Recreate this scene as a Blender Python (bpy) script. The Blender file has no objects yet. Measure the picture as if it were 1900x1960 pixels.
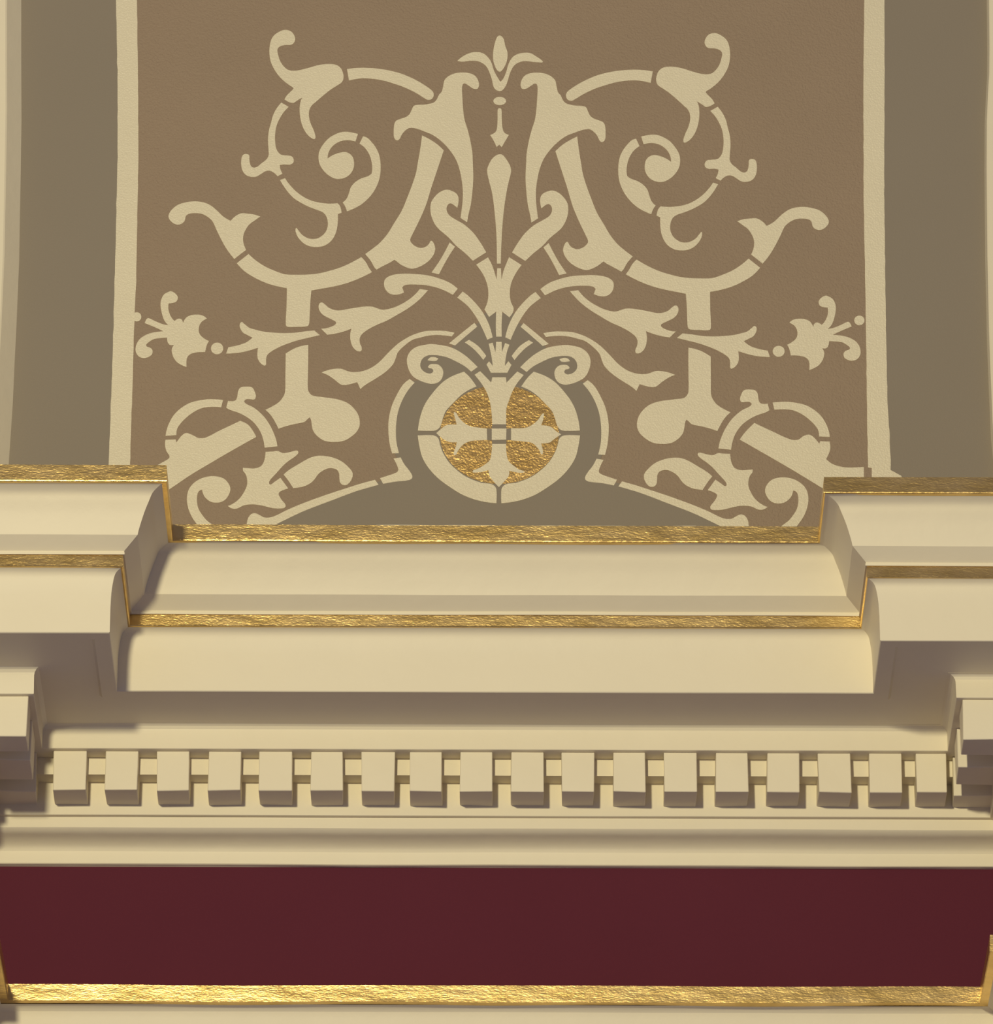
import bpy, bmesh, math, random
import numpy as np
from mathutils import Matrix, Vector, noise as mnoise

# ------------------------------------------------------------------ camera
W_PX, H_PX = 1900, 1960
FOCAL_PX = 12500.0
TILT = math.radians(25.0)
ROLL = 0.003
DIST = 12.5
D_ = np.array([0, math.cos(TILT), math.sin(TILT)])
U0 = np.array([0, -math.sin(TILT), math.cos(TILT)])
R0 = np.array([1.0, 0, 0])
R_ = R0 * math.cos(ROLL) + U0 * math.sin(ROLL)
U_ = U0 * math.cos(ROLL) - R0 * math.sin(ROLL)
CAM = np.array([0, 0, 6.9]) - D_ * DIST

sc = bpy.context.scene
cd = bpy.data.cameras.new('camera')
cd.sensor_fit = 'HORIZONTAL'
cd.sensor_width = 36.0
cd.lens = FOCAL_PX / W_PX * 36.0
cd.clip_end = 200
cam = bpy.data.objects.new('camera', cd)
sc.collection.objects.link(cam)
M = Matrix(((R_[0], U_[0], -D_[0], CAM[0]), (R_[1], U_[1], -D_[1], CAM[1]),
            (R_[2], U_[2], -D_[2], CAM[2]), (0, 0, 0, 1)))
cam.matrix_world = M
sc.camera = cam

# ------------------------------------------------------------------ light
w = bpy.data.worlds.new('room_light')
sc.world = w
w.use_nodes = True
bg = w.node_tree.nodes['Background']
bg.inputs[0].default_value = (0.164, 0.151, 0.212, 1)
bg.inputs[1].default_value = 1.0
ld = bpy.data.lights.new('chandelier_light', 'POINT')
ld.energy = 1960
ld.color = (1.0, 0.91, 0.62)
ld.shadow_soft_size = 0.2
lo = bpy.data.objects.new('chandelier_light', ld)
lo.location = (-1.35, -8.8, 6.76)
sc.collection.objects.link(lo)

vs = sc.view_settings
vs.view_transform = 'Standard'
vs.look = 'None'
vs.exposure = 0.0
vs.gamma = 1.0
vs.use_curve_mapping = False

# ------------------------------------------------------------------ helpers
def unp(x, y, p):
    """point of the plane standing p millimetres in front of the frieze that is seen at x, y"""
    v = D_ * FOCAL_PX + R_ * (x - 950) - U_ * (y - 980)
    t = (-p / 1000.0 - CAM[1]) / v[1]
    return CAM + v * t

def zrow(row, p):
    return float(unp(950, row, p)[2])

def link(o):
    sc.collection.objects.link(o)
    return o

def mesh_obj(name, verts, faces, mat, parent=None, smooth=False):
    me = bpy.data.meshes.new(name)
    me.from_pydata([tuple(v) for v in verts], [], faces)
    me.validate()
    bm = bmesh.new(); bm.from_mesh(me)
    bmesh.ops.recalc_face_normals(bm, faces=bm.faces[:])
    bm.to_mesh(me); bm.free()
    if smooth:
        for f in me.polygons: f.use_smooth = True
    if mat: me.materials.append(mat)
    o = link(bpy.data.objects.new(name, me))
    if parent: o.parent = parent
    return o

def empty(name, loc, label, cat, group=None):
    o = link(bpy.data.objects.new(name, None))
    o.location = loc
    o['label'] = label; o['category'] = cat
    if group: o['group'] = group
    return o

def keep(o, parent):
    o.parent = parent
    o.matrix_parent_inverse = Matrix.Translation(-Vector(parent.location))
    return o

def structure(o):
    o['kind'] = 'structure'
    return o

# ------------------------------------------------------------------ materials
def new_mat(name):
    m = bpy.data.materials.new(name); m.use_nodes = True
    nt = m.node_tree
    return m, nt, nt.nodes['Principled BSDF']

def tex_noise(nt, scale, detail=3, stretch=(1, 1, 1)):
    tc = nt.nodes.new('ShaderNodeTexCoord')
    mp = nt.nodes.new('ShaderNodeMapping'); mp.inputs['Scale'].default_value = stretch
    n = nt.nodes.new('ShaderNodeTexNoise'); n.inputs['Scale'].default_value = scale
    n.inputs['Detail'].default_value = detail
    nt.links.new(tc.outputs['Object'], mp.inputs[0]); nt.links.new(mp.outputs[0], n.inputs['Vector'])
    return n

def paint(name, col, rough=0.55, spec=0.3, var=0.04, bumps=((160, 0.25, 0.0012),), vscale=9):
    m, nt, b = new_mat(name)
    n = tex_noise(nt, vscale, 4)
    r = nt.nodes.new('ShaderNodeMapRange')
    r.inputs['To Min'].default_value = 1 - var; r.inputs['To Max'].default_value = 1 + var
    nt.links.new(n.outputs[0], r.inputs[0])
    mx = nt.nodes.new('ShaderNodeVectorMath'); mx.operation = 'SCALE'
    mx.inputs[0].default_value = col
    nt.links.new(r.outputs[0], mx.inputs['Scale'])
    nt.links.new(mx.outputs[0], b.inputs['Base Color'])
    b.inputs['Roughness'].default_value = rough
    b.inputs['Specular IOR Level'].default_value = spec
    prev = None
    for (s, st, dist) in bumps:
        nb = tex_noise(nt, s, 4)
        bp = nt.nodes.new('ShaderNodeBump'); bp.inputs['Strength'].default_value = st
        bp.inputs['Distance'].default_value = dist
        nt.links.new(nb.outputs[0], bp.inputs['Height'])
        if prev: nt.links.new(prev.outputs[0], bp.inputs['Normal'])
        prev = bp
    if prev: nt.links.new(prev.outputs[0], b.inputs['Normal'])
    return m

def gold(name, col, rough, fine, coarse, stretch, fs=0.5, cs=0.4):
    m, nt, b = new_mat(name)
    n = tex_noise(nt, 14, 5, (1, 1, 3))
    cr = nt.nodes.new('ShaderNodeValToRGB')
    cr.color_ramp.elements[0].position = 0.3; cr.color_ramp.elements[1].position = 0.72
    cr.color_ramp.elements[0].color = (col[0] * .78, col[1] * .74, col[2] * .62, 1)
    cr.color_ramp.elements[1].color = (col[0] * 1.08, col[1] * 1.08, col[2] * 1.1, 1)
    nt.links.new(n.outputs[0], cr.inputs[0]); nt.links.new(cr.outputs[0], b.inputs['Base Color'])
    b.inputs['Metallic'].default_value = 1.0
    b.inputs['Roughness'].default_value = rough
    n1 = tex_noise(nt, fine, 3, stretch); n2 = tex_noise(nt, coarse, 3, stretch)
    b1 = nt.nodes.new('ShaderNodeBump'); b1.inputs['Strength'].default_value = fs; b1.inputs['Distance'].default_value = 0.0015
    b2 = nt.nodes.new('ShaderNodeBump'); b2.inputs['Strength'].default_value = cs; b2.inputs['Distance'].default_value = 0.004
    nt.links.new(n1.outputs[0], b1.inputs['Height']); nt.links.new(n2.outputs[0], b2.inputs['Height'])
    nt.links.new(b2.outputs[0], b1.inputs['Normal']); nt.links.new(b1.outputs[0], b.inputs['Normal'])
    return m

M_CREAM = paint('cream_gloss_paint', (0.80, 0.72, 0.53), 0.5, 0.3, 0.02, ((14, 0.25, 0.006), (220, 0.12, 0.0008)))
M_STEN = paint('cream_stencil_paint', (0.76, 0.68, 0.48), 0.36, 0.5, 0.04, ((300, 0.85, 0.0018), (60, 0.2, 0.002)))
M_BROWN = paint('brown_wall_paint', (0.322, 0.236, 0.157), 0.55, 0.3, 0.06, ((260, 0.9, 0.0024), (40, 0.25, 0.003)), 4)
M_GREY = paint('grey_wall_paint', (0.262, 0.220, 0.165), 0.6, 0.25, 0.04, ((300, 0.35, 0.0010),), 3)
M_RED = paint('burgundy_wall_paint', (0.106, 0.0205, 0.034), 0.75, 0.08, 0.10, ((260, 0.25, 0.0008),), 2.5)
M_GOLD = gold('gold_leaf', (0.78, 0.56, 0.22), 0.31, 400, 55, (0.35, 1, 1), 0.30, 0.26)
M_GOLD2 = gold('stippled_gold_paint', (0.84, 0.56, 0.20), 0.29, 230, 90, (1, 1, 1), 0.42, 0.2)

# ------------------------------------------------------------------ cornice geometry
XA, XB, XE = -0.990, 0.987, 2.6       # corner lines of the two projecting ends, far ends

def lerp(tab, v):
    # tab sorted by z descending
    if v >= tab[0][0]: return tab[0][1]
    for (a, fa), (b, fb) in zip(tab, tab[1:]):
        if v >= b: return fa + (fb - fa) * (a - v) / (a - b)
    return tab[-1][1]
DL = [(6.69, 255), (6.65, 256), (6.52, 264), (6.40, 265), (6.345, 254), (5.9, 262)]
DR = [(6.69, 214), (6.65, 216), (6.52, 226), (6.40, 239), (6.345, 249), (6.26, 253), (5.9, 262)]

def path(p, z):
    """plan outline of the moulding at projection p (mm) and height z"""
    q = p / 1000.0; l = lerp(DL, z) / 1000.0; r = lerp(DR, z) / 1000.0
    return [(-XE, -(q + l)), (XA + q, -(q + l)), (XA + q, -q), (XB - q, -q), (XB - q, -(q + r)), (XE, -(q + r))]

SEGS = [10, 3, 26, 3, 10]
def sweep(name, prof, mat, parent, smooth=False, wob=0.0, seed=0, close=True):
    """prof: list of (p_mm, z); closed at the back against the wall so that the part is a solid"""
    verts, faces = [], []
    prof = list(prof)
    n = len(prof)
    back = 0
    pts = prof + ([(back, prof[-1][1]), (back, prof[0][1])] if close else [])
    nn = len(pts)
    cols = None
    for k, (p, z) in enumerate(pts):
        pl = path(p, z)
        row = []
        for s in range(5):
            a, b = pl[s], pl[s + 1]
            for j in range(SEGS[s]):
                t = j / SEGS[s]
                row.append((a[0] + (b[0] - a[0]) * t, a[1] + (b[1] - a[1]) * t))
        row.append(pl[-1])
        cols = len(row)
        for (x, y) in row:
            dz = dy = 0
            if wob and k < n:
                dz = wob * mnoise.noise(Vector((x * 3.1, z * 9 + seed, seed)))
                dy = wob * mnoise.noise(Vector((x * 2.7 + 9, z * 7 + seed, seed + 5)))
            verts.append((x, y + dy, z + dz))
    for k in range(nn if close else nn - 1):
        k2 = (k + 1) % nn
        for j in range(cols - 1):
            faces.append((k * cols + j, k * cols + j + 1, k2 * cols + j + 1, k2 * cols + j))
    if close:
        faces.append(tuple(k * cols for k in range(nn)))
        faces.append(tuple(k * cols + cols - 1 for k in reversed(range(nn))))
    o = mesh_obj(name, verts, faces, mat)
    if smooth:
        me = o.data
        for f in me.polygons: f.use_smooth = True
        bm = bmesh.new(); bm.from_mesh(me)
        for e in bm.edges:
            if len(e.link_faces) == 2 and e.calc_face_angle(0) > math.radians(15): e.smooth = False
        bm.to_mesh(me); bm.free()
    keep(o, parent)
    return o

def spline(pts, n=4):
    out = []
    P = [np.array(p, float) for p in pts]
    for i in range(len(P) - 1):
        p0 = P[max(i - 1, 0)]; p1 = P[i]; p2 = P[i + 1]; p3 = P[min(i + 2, len(P) - 1)]
        for k in range(n):
            t = k / n
            out.append(tuple(0.5 * ((2 * p1) + (p2 - p0) * t + (2 * p0 - 5 * p1 + 4 * p2 - p3) * t * t + (3 * p1 - p0 - 3 * p2 + p3) * t ** 3)))
    out.append(tuple(P[-1]))
    return out

cornice = empty('cornice', (0, 0, zrow(1660, 0)), 'cream moulded cornice with gold edges and square dentils above the burgundy band', 'cornice')

# --- walls
ZT = zrow(1005, 394)
wall = structure(mesh_obj('wall_back', [(-3.2, 0, 3.2), (3.2, 0, 3.2), (3.2, 0, ZT), (-3.2, 0, ZT),
                                       (-3.2, .3, 3.2), (3.2, .3, 3.2), (3.2, .3, ZT), (-3.2, .3, ZT)],
                [(0, 1, 2, 3), (4, 5, 6, 7), (0, 1, 5, 4), (2, 3, 7, 6), (0, 3, 7, 4), (1, 2, 6, 5)], M_RED))
PW = 60.0                          # upper wall stands 60 mm in front of the frieze
yw = -PW / 1000
z1 = 9.2
upper = structure(mesh_obj('wall_upper', [(-3.2, yw, ZT - .02), (3.2, yw, ZT - .02), (3.2, yw, z1), (-3.2, yw, z1),
                                         (-3.2, .3, ZT - .02), (3.2, .3, ZT - .02), (3.2, .3, z1), (-3.2, .3, z1)],
                 [(0, 1, 2, 3), (4, 5, 6, 7), (0, 1, 5, 4), (2, 3, 7, 6), (0, 3, 7, 4), (1, 2, 6, 5)], M_BROWN))

# --- crown
zb = zrow(1037, 394)
sweep('gilded_fillet', [(392.6, ZT), (394, zb + .0025), (393.4, zb + .0008), (391.8, zb), (390.5, zb)], M_GOLD, cornice, False, 0.0009, 3)
zl0 = zrow(1174, 317)
cy = [(388, 1039.5), (382, 1043), (368, 1057), (361, 1073), (353, 1094), (347, 1114), (343, 1129), (341, 1139)]
cyp = spline([(p, zrow(r, p)) for p, r in cy], 4)
cyp[0] = (391, zb + .0002)
sweep('crown_moulding', cyp + [(316, zrow(1170.5, 316))] + [(317, zl0 + .0005), (317, zl0 - .003), (314.5, zl0 - .003)], M_CREAM, cornice, True, 0.0014, 7)
zg1 = zl0 - .003; zg2 = zrow(1200, 315)
sweep('gilded_fillet', [(314.3, zg1), (315.5, zg2 + .0015), (314.5, zg2), (313, zg2 - .0006)], M_GOLD, cornice, False, 0.0008, 11)
zc = zrow(1325, 293)
co = [(313, 1200.8), (304, 1209), (299, 1218), (296, 1233), (294, 1250), (293, 1275)]
cop = spline([(p, zrow(r, p)) for p, r in co], 3)
cop[0] = (313, zg2 - .0006)
zf = zrow(1435, 148)
soff = [(293, zc + .0015), (291.5, zc), (264, zc), (259, zc + .006), (250, zc + .006), (162, zc - .006)]
cove = [(148 + 14 * (1 - math.sin(a)), zc - .0195 + 0.0140 * math.cos(a)) for a in [math.radians(x) for x in (0, 22, 45, 68, 90)]]
sweep('corona', cop + soff, M_CREAM, cornice, True, 0.0008, 13)
sweep('upper_fillet', [(162, zc - .006)] + cove + [(148, zf + .0008), (147, zf), (104, zf)], M_CREAM, cornice, True, 0.0006, 17)
zbk = zrow(1484.5, 104)
sweep('dentil_backing', [(104, zf), (104, zbk), (66, zbk)], M_CREAM, cornice, False, 0.0004, 19)
zlo = zrow(1562, 66)
sweep('lower_band', [(66, zbk), (66, zlo + .0008), (65, zlo), (56, zlo)], M_CREAM, cornice, False, 0.0007, 23)
zm = zrow(1586, 57)
bed = spline([(57, zrow(1586, 57)), (54, zrow(1590, 54)), (47, zrow(1597, 47)), (34, zrow(1606, 34)), (23, zrow(1615, 23)), (15, zrow(1624, 15)), (11.5, zrow(1632, 11.5))], 3)
zbt = zrow(1656, 10)
sweep('bed_moulding', [(57, zlo), (57, zm + .001)] + bed + [(10.5, zrow(1645, 10.5)), (10, zbt + .001), (8, zbt - .0005), (2, zbt - .0015)], M_CREAM, cornice, True, 0.0014, 29)

# --- dentils
def dentil(x0, x1, y0, y1, za, zb_, seed):
    """bevelled plaster block; y0 front, y1 back"""
    rnd = random.Random(seed)
    bm = bmesh.new()
    bmesh.ops.create_cube(bm, size=1)
    j = lambda s=0.0011: rnd.uniform(-s, s)
    for v in bm.verts:
        v.co = Vector((x0 if v.co.x < 0 else x1, y0 if v.co.y < 0 else y1, zb_ if v.co.z < 0 else za))
        v.co += Vector((j(), 0 if v.co.y > y0 + .01 else j(.0006), 0 if v.co.z > zb_ + .01 else j()))
    bmesh.ops.bevel(bm, geom=bm.edges[:], offset=0.0011, segments=1, affect='EDGES')
    bmesh.ops.recalc_face_normals(bm, faces=bm.faces[:])
    me = bpy.data.meshes.new('dentil'); bm.to_mesh(me); bm.free()
    me.materials.append(M_CREAM)
    o = link(bpy.data.objects.new('dentil', me))
    keep(o, cornice)
    return o
zd = zrow(1514.5, 137)
DS = [101.8, 201.8, 300, 398.7, 496, 594, 691.5, 784.7, 880.3, 977.6, 1075, 1173.7, 1271, 1369.5, 1467.9, 1565.8, 1663.7, 1753.4]
DE = [165, 264, 362, 461, 559, 656, 755, 846, 942, 1040.5, 1136.6, 1235, 1333, 1431.5, 1529.5, 1628, 1726.5, 1812]
PF, PB = 137.0, 66.0
for i, (a, b) in enumerate(zip(DS, DE)):
    xa = unp(a, 1477, PF)[0]; xb = unp(b, 1477, PF)[0]
    dentil(xa, xb, -PF / 1000, -(PB - 2) / 1000, zf + .0002, zd, i)
def ressaut_dentils(side):
    d = lerp(DL if side < 0 else DR, zd) / 1000
    corner = (XA if side < 0 else XB) - side * PF / 1000       # outer corner of the blocks
    yf = -(PF / 1000) - d
    depth = (PF - PB + 2) / 1000
    def blk(xi, xo, ya, yb, s):
        dentil(min(xi, xo), max(xi, xo), ya, yb, zf + .0002, zd, s)
    # front row: first block turns the corner
    blk(corner, corner + side * .0655, yf, yf + depth, 40 + side)
    for k in range(1, 9):
        xs = corner + side * .0975 * k
        blk(xs, xs + side * .0625, yf, yf + depth, 50 + k + side * 20)
    # blocks along the return face
    if side < 0: spans = ((.112, .205), (.262, .33))
    else: spans = ((.132, .215), (.268, .33))
    for k, (s0, s1) in enumerate(spans):
        s1 = min(s1, d + (PF - PB) / 1000 + .002)
        blk(corner, corner + side * depth, yf + s0, yf + s1, 90 + k + side)
ressaut_dentils(-1); ressaut_dentils(1)

# --- architrave below the burgundy band
arch = empty('architrave', (0, 0, 5.6), 'cream architrave moulding with bright gold leaf top edge below the burgundy band', 'architrave')
pa = 99
za0 = zrow(1886, pa); 
g = [(pa - 1.8, za0), (pa - 1.6, za0 - .004), (pa, zrow(1918, pa)), (pa - 2, zrow(1921, pa - 10)), (pa - 16, zrow(1921, pa - 10) - .0005)]
sweep('gilded_fillet', g, M_GOLD, arch, False, 0.0022, 31)
zz = zrow(1921, pa - 10) - .0005
ap = spline([(pa - 16, zz), (pa - 26, zz - .004), (pa - 33, zz - .014), (pa - 36, zz - .05), (pa - 38, zz - .11), (pa - 50, zz - .14), (pa - 66, zz - .155)], 3)
sweep('cream_moulding', ap + [(pa - 66, zz - .45), (20, zz - .46)], M_CREAM, arch, True, 0.001, 37)

# thin unpainted plaster edge showing above the gold of the middle bay
lx = [unp(720 + 12 * k, 1004, 391)[0] for k in range(52)]
lv, lf = [], []
for k, x in enumerate(lx):
    h = ZT - .0002 + .0016 * max(0.0, min(1.0, .75 + 1.5 * mnoise.noise(Vector((x * 9, 0, 2)))))
    lv += [(x, -.3905, ZT - .002), (x, -.3905, h), (x, -.383, h), (x, -.383, ZT - .002)]
for k in range(51):
    for j in range(4):
        lf.append((k * 4 + j, k * 4 + (j + 1) % 4, k * 4 + 4 + (j + 1) % 4, k * 4 + 4 + j))
keep(mesh_obj('top_edge', lv, lf, M_CREAM), cornice)
for o in list(cornice.children) + list(arch.children):
    if o.name.startswith('gilded'): o['label'] = 'gold leaf band'

# ------------------------------------------------------------------ painted work on the upper wall
TILES = dict(A=(440, 40), B=(640, 60), C=(830, 50), D=(440, 220), E=(640, 230), F=(310, 370), G=(540, 370), H=(790, 340),
             I=(240, 540), J=(440, 560), K=(600, 520), L=(790, 540), M=(240, 760), N=(440, 780), O=(660, 700), P=(800, 760))
def parse(s):
    pts = []; org = (0, 0); k = 1.0
    for tok in s.split():
        if tok == 'Z': org, k = (0, 0), 1.0
        elif tok == 'S': org, k = (1360, 700), 1900 / 360
        elif tok in TILES: org, k = TILES[tok], 1900 / 260
        else:
            c = tok.endswith('*'); t = tok.rstrip('*').split(',')
            pts.append((org[0] + float(t[0]) / k, org[1] + float(t[1]) / k, c))
    return pts
def smooth_closed(pts, n=4):
    N = len(pts); out = []
    P = [np.array(p[:2]) for p in pts]
    def tan(i):
        a, b = P[(i - 1) % N], P[(i + 1) % N]
        d = b - a; l = np.linalg.norm(d)
        return d / l if l > 1e-6 else d * 0
    for i in range(N):
        j = (i + 1) % N
        d = P[j] - P[i]; L = np.linalg.norm(d)
        if L < 1e-6: continue
        u = d / L
        if pts[i][2] and pts[j][2]:
            out.append(P[i]); continue
        m0 = u if pts[i][2] else tan(i); m1 = u if pts[j][2] else tan(j)
        if pts[i][2]: m0 = 1.5 * u - 0.5 * m1
        if pts[j][2]: m1 = 1.5 * u - 0.5 * m0
        m0 = m0 * L; m1 = m1 * L
        steps = n if L > 4 else 2
        for k in range(steps):
            t = k / steps
            h00 = 2 * t ** 3 - 3 * t * t + 1; h10 = t ** 3 - 2 * t * t + t
            h01 = -2 * t ** 3 + 3 * t * t; h11 = t ** 3 - t * t
            out.append(P[i] * h00 + m0 * h10 + P[j] * h01 + m1 * h11)
    return [(float(a), float(b)) for a, b in out]
# left -> right half correspondences of the hand-cut stencil
CORR = """544,57.8,1368.4,64.7 664,132.5,1249.5,135.9 829.5,181.8,1084.2,181.6 759,268.7,1152.6,273.6 626.8,303.7,1283.8,307.9
470,295.3,1440,303.7 567.3,436.5,1343.2,444.7 498.1,414.9,1410.9,425.2 448.5,496.2,1459.4,507.9 322.3,413.8,1586.3,424.7
587.9,624.8,1315.5,629 548.9,624.5,1357.9,631.7 691.2,492.5,1217.6,499.5 875.1,398.2,1034.9,398.8 825.3,461.8,1085,461.6
614.8,579.1,1291.9,584.4 462.6,616.8,1445.3,624.7 415.4,667.3,1489.9,672.5 396,610.1,1509.5,618.4 357,702.8,1548.4,708.3
261.6,607,1644.6,613.6 326.9,557.8,1580,564.7 615,713.2,1291.1,718.2 689.6,745.1,1219.8,748.9 783.8,725.7,1127.4,730.3
788.6,913.5,1119.8,918.9 592.6,799.2,1314.3,803.6 533,821,1372.4,825 570,866.2,1335.4,867.6 459.6,805.8,1443.4,809.9
490.4,836.6,1415.3,841.7 316.6,838.7,1587.4,840.6 412.4,961.8,1492.6,965.3 472.8,740.4,1437.7,745.5 436.6,968.7,1468.4,973.2
617.9,873.1,1285.7,876 472.2,1005.1,1433,1004.1 799,831,1109,831 930.3,483.4,979.2,483.7 884.7,139.2,1028.4,141 907.7,618.3,1002.8,619
888,712,1021,713 950,850,959,850 950,300,961,300"""
cc = np.array([[float(v) for v in t.split(',')] for t in CORR.split()])
def basis(x, y):
    u = (x - 955) / 700; v = (y - 500) / 500
    return np.array([np.ones_like(u), u, v, u * u, u * v, v * v, u ** 3, u * u * v, u * v * v, v ** 3]).T
_A = basis(cc[:, 0], cc[:, 1])
_CX = np.linalg.lstsq(_A, cc[:, 2], rcond=None)[0]
_CY = np.linalg.lstsq(_A, cc[:, 3], rcond=None)[0]
def mirror(pts):
    a = np.array(pts); b = basis(a[:, 0], a[:, 1])
    return [(float(x), float(y)) for x, y in zip(b @ _CX, b @ _CY)][::-1]
def film(name, outline, mat, parent, thick=0.0008, base=0.0):
    """flat paint film: a thin solid lying on the upper wall"""
    bm = bmesh.new()
    vs_ = []
    for (x, y) in outline:
        p = unp(x, y, PW)
        vs_.append(bm.verts.new((p[0], yw - base, p[2])))
    f = bm.faces.new(vs_)
    r = bmesh.ops.extrude_face_region(bm, geom=[f])
    for v in [e for e in r['geom'] if isinstance(e, bmesh.types.BMVert)]:
        v.co.y = yw - base - thick
    bmesh.ops.recalc_face_normals(bm, faces=bm.faces[:])
    me = bpy.data.meshes.new(name); bm.to_mesh(me); bm.free()
    me.materials.append(mat)
    o = link(bpy.data.objects.new(name, me))
    keep(o, parent)
    return o
def circle(cx, cy, rx, ry, n=40):
    return [(cx + rx * math.cos(2 * math.pi * k / n), cy + ry * math.sin(2 * math.pi * k / n)) for k in range(n)]

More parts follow.
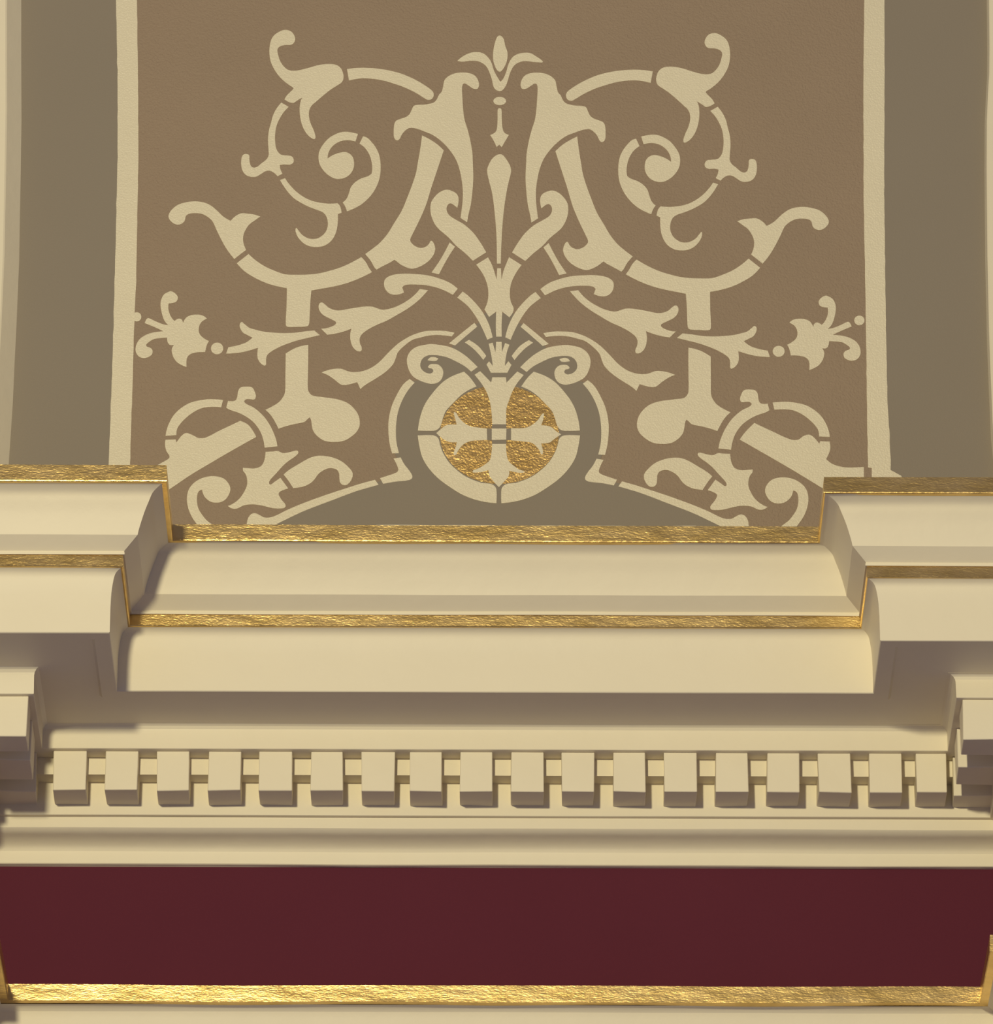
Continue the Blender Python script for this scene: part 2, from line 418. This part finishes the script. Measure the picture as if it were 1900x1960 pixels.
SIDES = [
('acanthus_leaf', "A 720,140 780,128 850,148 890,190 912,250 900,300 860,335 770,340 700,360 665,400 672,470 700,560 745,630 800,680 860,698 950,695 1080,665 1200,630 1290,612 1400,605 1490,620 1550,665 1580,730 1588,800 1565,860 1500,905 1400,970 1300,1050 1190,1145 1145,1185 1110,1250 1105,1340 1130,1440 1170,1530 1195,1610 1190,1650 1160,1652 1090,1600 1035,1520 1000,1430 980,1330 975,1220 990,1120 1015,1075* 960,1105 890,1152* 830,1140 762,1100* 800,1040 885,955 885,935* 800,880 700,790 620,680 570,570 552,450 560,330 590,240 640,185"),
('scroll_stem', "B 175,530* 300,515 420,512 560,520 740,545 950,600 1150,690 1290,775 1370,840 1388,890 1365,945 1310,962 1270,945 1150,870 1000,795 850,740 700,695 550,668 400,660 300,670 203,690*"),
('trumpet_leaf', "B 1250,1028 1180,1030 1110,1045 1080,1100 1050,1160 1000,1200 920,1228 860,1255 835,1310 828,1430 835,1490 865,1525 905,1515 940,1450 980,1400 1030,1362 1080,1352 1170,1370 1260,1405 1380,1455 1500,1545 1600,1650 1690,1780 E 1745,680 1780,850 1795,1000 1790,1150 1775,1280 1762,1370* 1855,1430* H 775,530 810,380 832,200 845,0 C 545,1890 540,1780 510,1600 470,1440 430,1310 410,1160 400,1000 395,880 405,820 430,803 480,830 540,870 580,882 615,875 633,820 610,740 560,685 480,658 400,652 300,662 210,700 150,760 130,850 110,920 75,960 40,1030 0,1070 B 1330,1015"),
('broad_stem', "E 1225,215* 1330,270 1430,335 1528,425* 1480,570 1420,750 1350,960 1290,1160 1230,1310 1150,1480 1090,1600 1060,1670 1070,1710 1130,1765 1210,1790 1280,1770 1320,1735 1350,1690 1385,1720 1408,1790 H 312,1010 290,1080 230,1160 150,1220 60,1262 G 1807,1057 1740,1040 1660,1000 1600,955 1570,932* 1500,975 1410,1020 1320,1070* 1290,1040 1240,950 1160,852* 1260,780 1370,690 1480,560 E 830,1450 940,1270 1020,1080 1085,910 1140,740 1165,600 1195,430"),
('spiral', "D 1790,268* 1755,375* 1650,355 1550,370 1470,410 1410,470 1375,540 1365,612* 1430,570 1520,535 1610,522 1680,550 1720,600 1735,670 1730,740 1690,820 1620,875 1530,898 1460,890 1370,840 1300,770 1250,680 1238,590 1250,510 1300,420 1380,330 1460,280 1550,245 1650,240"),
('spoon_leaf', "E 400,228* 350,330* 430,395 490,490 520,590 528,680 520,750* 470,785 370,820 290,870 230,940 200,1030 170,1100 115,1155* 150,1210 175,1278* 270,1240 370,1185 470,1100 550,1000 610,880 640,760 645,620 625,490 580,390 520,310 460,250"),
('forked_stem', "A 718,1145* 822,1205* 760,1270 700,1360 655,1460 635,1560 630,1660 645,1780 D 680,530 720,560 800,570 860,580 890,620 885,670 840,697 760,695 697,705* 705,760 735,825* 665,860* 620,815 560,785 500,790 440,825 370,865 290,868 220,840 175,780 158,700 160,620 180,565 225,548 268,565 272,630 290,710 330,740 385,725 440,680 510,625 540,570 540,500 532,350 545,220 575,110 A 600,1330 650,1230"),
('hooked_stem', "D 700,912* 770,888* 820,960 900,1050 1000,1130 1110,1190 1230,1225 1360,1242 1440,1242 1505,1238* 1540,1280 1562,1370* 1510,1390* 1508,1500 1495,1600 1460,1700 1400,1780 1310,1835 1210,1850 1110,1838 1020,1790 950,1710 920,1640 918,1595 930,1582* 960,1620 1010,1680 1100,1730 1200,1735 1270,1705 1330,1650 1365,1570 1365,1480 1335,1400 1280,1355 1200,1325 1100,1285 990,1230 880,1155 780,1040"),
('acanthus_leaf', "F 960,388* 860,330 760,235 660,160 560,125 440,115 330,130 220,165 130,240 92,310 100,360 150,415 210,440 270,430 315,390 335,320 375,292 460,280 560,292 650,340 710,400 760,510 850,690 930,820 1012,922* 1090,860 1175,795* 1140,700 1135,610 1160,530 1220,440 1300,380 1375,328* 1290,300 1200,288 1110,283 1030,320"),
('scroll_stem', "F 1210,852* 1310,940 1430,1020 1560,1080 1720,1135 G 219,1142 350,1140 500,1125 650,1090 800,1045 950,980 1105,895* 1165,960 1210,1040 1255,1105* 1150,1160 1000,1225 850,1275 700,1310 560,1335 408,1362* 395,1500 385,1700 375,1830 350,1862 200,1870 70,1868 50,1830 60,1600 65,1400 65,1330* F 1600,1300 1450,1255 1300,1185 1150,1090 1046,980*"),
('pronged_leaf', "K 105,800* 190,885* 300,870 420,840 530,800* 515,860 515,950 540,1040 590,1100 640,1118 670,1105 672,1060 650,1010 645,940 660,900 700,855 790,795 900,740 1020,690 1180,600 1330,510 1460,410 1540,330 1600,262* 1485,245* 1420,320 1330,395 1230,455 1120,505 1020,530 960,535 890,515 820,492 720,490 600,505 480,525 370,545 280,535 210,505 160,460 108,432 72,470 80,540 130,605 220,655 300,695 315,715 300,745 240,775 170,795"),
('pronged_leaf', "J 1180,533* 1258,598* 1120,630 950,670 800,720 680,770 560,840 515,890 505,950 497,1020 440,1000 395,940 383,870 392,775* 280,810 150,840 0,855 I 1408,1002* 1440,912* 1560,890 1680,850 1760,795 J 315,632* 250,600 180,560 140,490 140,440 165,415 200,440 270,495 350,520 450,545 600,562 750,570 900,565 1050,545"),
('lobed_stem', "J 780,855* 900,785 1000,750 1095,733* 1095,900 1092,1100 1090,1350 1115,1410 1160,1445 1300,1465 1500,1495 1640,1545 1740,1630 1800,1730 1815,1850 N 1780,330 1710,400 1600,465 1470,485 1330,470 1230,410 1165,330 1145,250 1135,180 1115,140* 1080,170 1040,205 900,235 780,265 680,300* 650,240 600,150 550,85 495,35* J 600,1590 690,1530 750,1450 772,1380 775,1200 778,1000"),
('flower', "I 1168,828* 1140,880 1115,980* 1000,985 920,1005 875,1040 855,1090 855,1190* 790,1165 720,1120 670,1050 648,970 655,920 680,880* 620,880 590,840 582,780* 500,785 400,800 330,840 290,880 300,905* 360,930 380,970 365,1020 310,1055 250,1065 190,1045 150,990 142,930 160,860 210,790 300,735 400,705 530,690* 480,665 380,620 270,575* 300,515 330,508 420,550 520,590 600,605* 545,540 510,440 492,330 500,250 540,175 600,140 635,130 690,155 728,200 730,240 710,275 660,295 605,300* 600,370 620,450 660,520 690,545* 715,525 755,512 790,530 805,575* 840,510 890,475 980,457 1080,470 1140,512* 1070,555 1035,610 1025,680 1045,740 1100,790"),
('scroll_stem', "M 1365,42* 1340,145* 1200,140 1080,155 950,215 830,310 750,400 720,460 712,535* 562,545* 575,470 610,370 680,250 780,155 900,85 1030,50 1180,32"),
('knobbed_stem', "J -27,1519* 70,1515 100,1470 115,1380 150,1330 230,1318 310,1330 350,1400 362,1450 345,1495 290,1495 230,1495 200,1525 230,1560 330,1610 430,1690 N 500,160 570,270 620,380 650,470 664,545* 570,555 485,565* 470,470 430,350 350,230 250,145 130,80 0,35 -52,6*"),
('spiral', "M 995,1775 930,1680 880,1560 860,1430 880,1310 940,1220 1040,1150 1150,1115 1260,1110 1370,1140 1440,1210 1468,1290 1440,1380 1380,1450 1290,1480 1190,1465 1110,1400 1078,1330 1075,1300* 1040,1310 1010,1350 1000,1450 1020,1560 1080,1660 1140,1730 1200,1775 1300,1850* 1060,1860*"),
('spiky_leaf', "N 498,622* 600,618 670,612 740,640 830,628 940,605 955,640 900,695 820,750 740,820 650,920 560,1020 548,1065 570,1080 620,1045 705,985* 760,1060 815,1135* 740,1160 690,1190 682,1220 720,1290 775,1360 770,1400 720,1415 600,1410 450,1375 330,1358 200,1370 100,1415 30,1415 -31,1379* 30,1355 130,1280 200,1180 240,1080 235,980 210,920 185,890 182,845* 250,850 340,855 430,825 470,770 490,700"),
('curled_leaf', "N 750,940* 820,880 950,800 1100,715 1200,682 1300,678 1430,700 1560,755 1660,840 1715,920 1700,1010 1640,1080 1580,1085 1540,1050 1530,980 1525,920 1490,870 1400,850 1320,875 1240,930 1180,1010 1120,1065 1020,1110 885,1130* 820,1030"),
('border_line', "N 235,1720* 235,1640 250,1560 290,1500 350,1480 420,1510 480,1540 560,1540 650,1510 800,1435 1000,1350 1200,1275 1400,1205 1600,1140 1820,1070 O 420,1598* 470,1668* 300,1715 150,1760 0,1815 N 1400,1310 1200,1385 1000,1465 800,1560 640,1640 500,1720*"),
('border_line', "O 490,1575* 600,1540 700,1505 745,1470 730,1400 680,1300* 780,1285* 830,1380 900,1470 940,1540 935,1580 880,1605 700,1625 535,1655*"),
('border_line', "O 905,188* 975,238* 880,350 800,490 745,640 718,800 712,950 722,1080 755,1225* 660,1230* 625,1090 608,920 612,760 650,580 720,420 810,270"),
('wavy_leaf', "K 110,1412* 240,1370 380,1360 480,1395 560,1408 680,1395 800,1350 920,1265 1050,1130 1180,1010 1320,920 1420,875 1560,835 1700,828 L 450,686 583,710* 545,762* 450,750 330,742 200,755 100,780 0,808 K 1280,1030 1180,1130 1150,1210 1110,1300 1000,1410 850,1510 720,1590 655,1645* 635,1600 610,1548* 530,1572 440,1588 380,1580 290,1510 200,1450"),
('volute', "L 905,1190* 815,1255* 720,1175 600,1110 480,1055 370,1030 250,1022 180,1040 130,1080 105,1140 110,1200 150,1250 200,1275 250,1280 285,1250 270,1215 230,1205 210,1190* 240,1155 300,1148 360,1160 410,1210 425,1270 405,1350 360,1400 280,1425 200,1415 100,1380 0,1320 K 1330,1370 1305,1260 1320,1170 1370,1100 1450,1050 1560,1025 1650,1015 L 400,885 500,905 600,945 720,1020 820,1105"),
('bud', "L 205,1095* 240,1058 290,1050 355,1070* 320,1105"),
('curled_stem', "K 1240,225* 1265,295* 1200,318 1120,325 1050,300 1000,240 985,170 1000,110 1060,65 1150,40 1280,30 1450,38 1600,55 1750,95 L 511,9 628,95* 560,180* 420,110 300,70 150,42 0,35 K 1330,183 1270,195"),
('stem', "L 695,135* 770,190 870,290 960,400 1030,520 1080,640 1115,775* 1040,808* 990,690 930,570 850,440 760,330 620,220*"),
('stem', "L 860,572* 900,625* 750,750 590,888* 505,860* 650,740"),
('stem', "L 785,810* 900,885 970,960 1025,1035* 985,1090* 920,1010 830,920 725,845*"),
('stem', "H 515,908* 588,970* 480,1140 365,1355* 260,1330* 390,1140"),
('hooked_stem', "H 1025,1048* 840,1165* 720,1050 600,950 500,840 350,710 290,620 250,500 250,370 290,290 370,210 465,172 560,195 620,240 640,310 622,425* 590,400 550,370 510,365 475,410 475,470 510,530 600,590 720,660 850,780 950,920"),
]
ORN = empty('scroll_ornament', tuple(float(v) for v in unp(955, 500, PW)), 'cream stencilled scrollwork of spirals, leaves and flowers on the brown wall panel', 'ornament')
MED = empty('medallion', tuple(float(v) for v in unp(954, 831, PW)), 'round stencilled medallion with cream cross on gold ground inside a cream ring', 'medallion')

# painted fields
gl = parse("Z 36,-60 222,-60 222,0 225,150 225,300 221,480 215,700 208,889 206,960 -60,960 -60,-60")
FLD = empty('border_stripe', (0, yw, 8), 'tall cream painted stripe at the left edge of the brown panel', 'stripe')
FRD = empty('border_stripe', (0, yw, 8), 'tall cream painted stripe at the right edge of the brown panel with flared foot', 'stripe')
def field(name, pts, parent=upper, base=0.0002, thick=0.0004):
    return film(name, pts, M_GREY, parent, thick, base)
LS_out = [(222, -80), (222, 0), (225, 150), (225, 300), (221, 480), (215, 700), (208, 889), (206, 960)]
LS_in = [(247, 960), (248.5, 892), (253, 760), (256, 650), (258.5, 581), (260.5, 540), (265, 300), (264, 130), (262, 0), (262, -80)]
def rough_edge(pts, seed, amp=0.9, step=14):
    out = []
    for (a, b) in zip(pts, pts[1:]):
        L = math.hypot(b[0] - a[0], b[1] - a[1]); n = max(1, int(L / step))
        for k in range(n):
            t = k / n; y = a[1] + (b[1] - a[1]) * t
            out.append((a[0] + (b[0] - a[0]) * t + amp * mnoise.noise(Vector((seed, y * .055, 0))) + .6 * amp * mnoise.noise(Vector((seed, y * .2, 4))), y))
    out.append(pts[-1])
    return out
film('stripe', rough_edge(LS_out, 1) + rough_edge(LS_in, 2), M_STEN, FLD)
RS_in = [(1654, -80), (1653.7, 0), (1652, 150), (1652.3, 370), (1655.8, 560), (1658, 700), (1659, 800), (1661, 895)]
RS_out = [(1724.5, 911), (1715, 906), (1704.2, 900), (1703.9, 880), (1702, 830), (1698, 770), (1694.7, 600), (1691.8, 370), (1692.5, 150), (1692.3, 0), (1692, -80)]
film('stripe', rough_edge(RS_in, 3) + [(1668, 896), (1668, 925), (1730, 925)] + rough_edge(RS_out, 4), M_STEN, FRD)
gl_o = [(-100, -80)] + rough_edge(LS_out, 1) + [(-100, 960)]
film('side_field', gl_o, M_GREY, upper, 0.0003, 0.0002)
gr_o = [(2000, 960), (1730, 960)] + rough_edge(RS_out, 4) + [(2000, -80)]
film('side_field', gr_o, M_GREY, upper, 0.0003, 0.0002)
# grey field below and around the medallion
gs = parse("Z 500,1030* N 500,1690* 640,1590 1000,1410 1400,1258 1600,1190 O 420,1640 500,1612 750,1560 820,1500 730,1300 700,1230 665,1090 660,920 665,760 700,600 770,440 860,290 940,215 1100,200 K 1400,1460 1350,1300 1380,1180 1500,1080 1680,1050 L 400,930 520,960 560,880 700,750 870,600 960,540 990,460 1030,410 1080,440 1203,430")
left = [(x, y) for x, y, c in gs]
field('lower_field', left + mirror(left)[1:])

for (name, s) in SIDES:
    pts = smooth_closed(parse(s))
    film(name, pts, M_STEN, ORN)
    film(name, mirror(pts), M_STEN, ORN)
# slab leaves, cut differently left and right
film('broad_leaf', smooth_closed(parse("M 560,600* 555,680 575,760 615,825 608,860 520,915 430,965 300,1040* 300,1490* 575,1320 900,1100 1200,920 1500,745 1830,560* 1780,470 1710,385 1605,335* 1500,385 1300,480 1120,570 1020,575 950,540 850,505 790,540 740,600 710,640* 705,595*")), M_STEN, ORN)
film('broad_leaf', smooth_closed(parse("S 440,580* 600,655 800,745 880,750 940,710 1000,700 1050,735 1095,790* 1105,765* 1200,768* 1205,850 1165,945* 1230,995 1330,1025 1400,1030 1545,1025* 1548,1200* 1300,1340* 1130,1240 800,1040 292,748* 350,670")), M_STEN, ORN)
film('dot', circle(415.4, 667.3, 11.7, 11.2), M_STEN, ORN); film('dot', circle(1489.9, 672.8, 11.4, 10.5), M_STEN, ORN)
film('dot', circle(261.8, 607, 8.7, 8.8), M_STEN, ORN, 0.0008, 0.0003); film('dot', circle(1644.3, 613.6, 9.8, 9.2), M_STEN, ORN)
CENT = [
('trunk', "H 1050,1118* 1100,1210 1140,1320 1170,1430* 1180,1270* 1232,1270* 1240,1430* 1270,1300 1345,1115* 1520,1225* 1440,1340 1375,1480 1355,1620 1370,1740 L 1410,385 1350,495* 1250,415* 1240,600 1242,765* 1165,765* 1160,600 1165,415* 1065,490* 1000,385* 1040,290 1055,180 1045,60 H 990,1370 885,1220*"),
('spear_leaf', "H 1175,1205* 1230,1205* 1235,1000 1250,700 1280,400 1320,150 1350,20 Z 978,328 976,318 970,307 961,296.5 952,296.5 942,304 935,316 932,327 H 1058,20 1110,230 1150,560 1170,850"),
('bud', "C 930,135 975,180 1000,280 1030,370 1028,460 1000,550 955,620 920,640 880,610 840,520 828,440 835,330 860,220 890,150"),
('wing_leaf', "C 330,488* 400,430 500,380 590,365 680,380 740,420 800,500 840,620 880,700 930,780* 970,740 1010,650 1050,520 1110,430 1200,385 1340,378 1430,425 1525,495 1515,512* 1400,505 1270,492 1180,515 1120,560 1070,650 1030,780 1000,850 950,905 890,905 840,860 810,740 770,630 730,560 670,515 600,490 500,488 400,500"),
('dart', "C 895,1165 920,1150 945,1165 950,1300 960,1420 985,1490 1050,1525* 1000,1610 950,1695* 915,1660* 880,1695* 840,1610 788,1525* 850,1495 880,1450 892,1300"),
('crown', "L 1165,838* 1240,838* 1245,980* 1290,855* 1350,878* 1310,1000 1285,1175* 1335,1110* 1378,1160* 1320,1270* 1090,1270* 1030,1155* 1065,1110* 1118,1175* 1095,1020 1060,865* 1115,850* 1155,985*"),
]
for (name, s) in CENT:
    film(name, smooth_closed(parse(s)), M_STEN, ORN)
film('bud', circle(956.2, 193.7, 12.2, 7.9), M_STEN, ORN)
# medallion
gd = film('gold_ground', circle(955.5, 832, 113.5, 94.5, 64), M_GOLD2, MED, 0.0003, 0.0006)
gd['label'] = 'sparkling gold ground'
CR = [
('cross_arm', "L 1110,1335* 1300,1335* 1310,1410* 1460,1255* 1550,1305* 1450,1430 1380,1560 1330,1700 P 1250,100 1232,190 1232,290 1230,385* 1035,385* 1030,250 1010,100 L 1060,1620 1020,1520 950,1410 862,1300* 940,1250* 1020,1330 1095,1410*"),
('cross_centre', "P 1030,445* 1235,445* 1230,600* 1030,605*"),
('cross_arm', "P 960,445* 965,605* 850,610 740,620 650,655 590,710 555,760 530,810 500,810 505,760 530,690 540,635* 450,635 380,610 310,560 255,508* 310,460 380,405 440,390 540,390* 520,310 500,220 530,225 570,290 650,370 740,415 850,432"),
('cross_arm', "P 1300,440* 1500,435 1600,390 1680,320 1750,230 1755,290 1720,400* 1800,405 1870,430 Z 1064,826 1074,832* 1066,837 P 1880,610 1840,640 1720,655* 1740,730 1745,790 1725,810 1690,740 1600,650 1500,630 1300,610*"),
('cross_arm', "P 1035,660* 1230,660* 1235,780 1260,890 1330,960 1420,1020 1490,1045 1480,1060 1400,1062 1275,1035* 1265,1110 1200,1190 1130,1265* 1060,1190 1000,1110 985,1025* 900,1050 830,1060 760,1045 850,1000 930,950 1000,890 1025,790"),
]
for (name, s) in CR:
    film(name, smooth_closed(parse(s)), M_STEN, MED, 0.0008, 0.0006)
film('cross_ground', [(x, y) for x, y, c in parse('P 1033,380 1234,380 1234,443 1302,443 1302,607 1234,607 1234,662 1033,662 1033,607 963,607 963,443 1033,443')], M_GREY, MED, 0.0003, 0.0008)
RINGS = ["O 1020,912* 1050,730 1110,560 1200,420 1350,250 1480,160 1665,88* 1750,170 1840,295* 1720,350 1620,420 1500,540 1410,640 1370,740 1335,850 1280,905 1200,915",
         "O 1018,980* 1200,975 1270,990 1310,1030 1330,1110 1370,1220 1450,1350 1560,1460 1700,1560 P 877,1201 960,1212 1020,1220 1070,1250 1095,1300 1095,1490* 960,1475 800,1440 620,1370 440,1260 280,1140 150,1000 60,850 20,700"]
for s in RINGS:
    pts = smooth_closed(parse(s))
    film('ring_quarter', pts, M_STEN, MED, 0.0008, 0.0006)
    film('ring_quarter', [(1909.2 - x, y) for x, y in pts][::-1], M_STEN, MED, 0.0008, 0.0006)

# ------------------------------------------------------------------ upright ribs at both ends of the upper wall
def rib(name, edge, sgn, bevel, proj, mat):
    verts = []; faces = []
    n = len(edge)
    for (x, y) in edge:
        a = unp(x, y, PW)
        b = a + np.array([sgn * bevel / 1000, -proj / 1000, 0])
        verts += [(a[0], yw + .02, a[2]), (a[0], a[1], a[2]), (b[0] - sgn * .003, b[1] + .002, b[2]), (b[0], b[1], b[2]), (b[0] + sgn * .35, b[1], b[2]), (b[0] + sgn * .35, yw + .02, b[2])]
    for k in range(n - 1):
        for j in range(6):
            j2 = (j + 1) % 6
            faces.append((k * 6 + j, k * 6 + j2, (k + 1) * 6 + j2, (k + 1) * 6 + j))
    faces.append(tuple(range(6))); faces.append(tuple((n - 1) * 6 + j for j in range(6)))
    return structure(mesh_obj(name, verts, faces, mat))
rib('trim_1', [(42, -90), (41, 0), (41, 120), (41.5, 230), (40, 330), (37, 500), (32, 620), (28, 700), (25, 770), (21, 830), (17, 889), (14, 960)], -1, 29, 40, M_CREAM)
rib('trim_2', [(1888, -90), (1888, 0), (1889, 100), (1888.5, 150), (1886, 190), (1884, 240), (1883.5, 330), (1885, 500), (1888, 640), (1890, 700), (1893, 770), (1896, 840), (1900, 880), (1905, 960)], 1, 6, 22, M_CREAM)
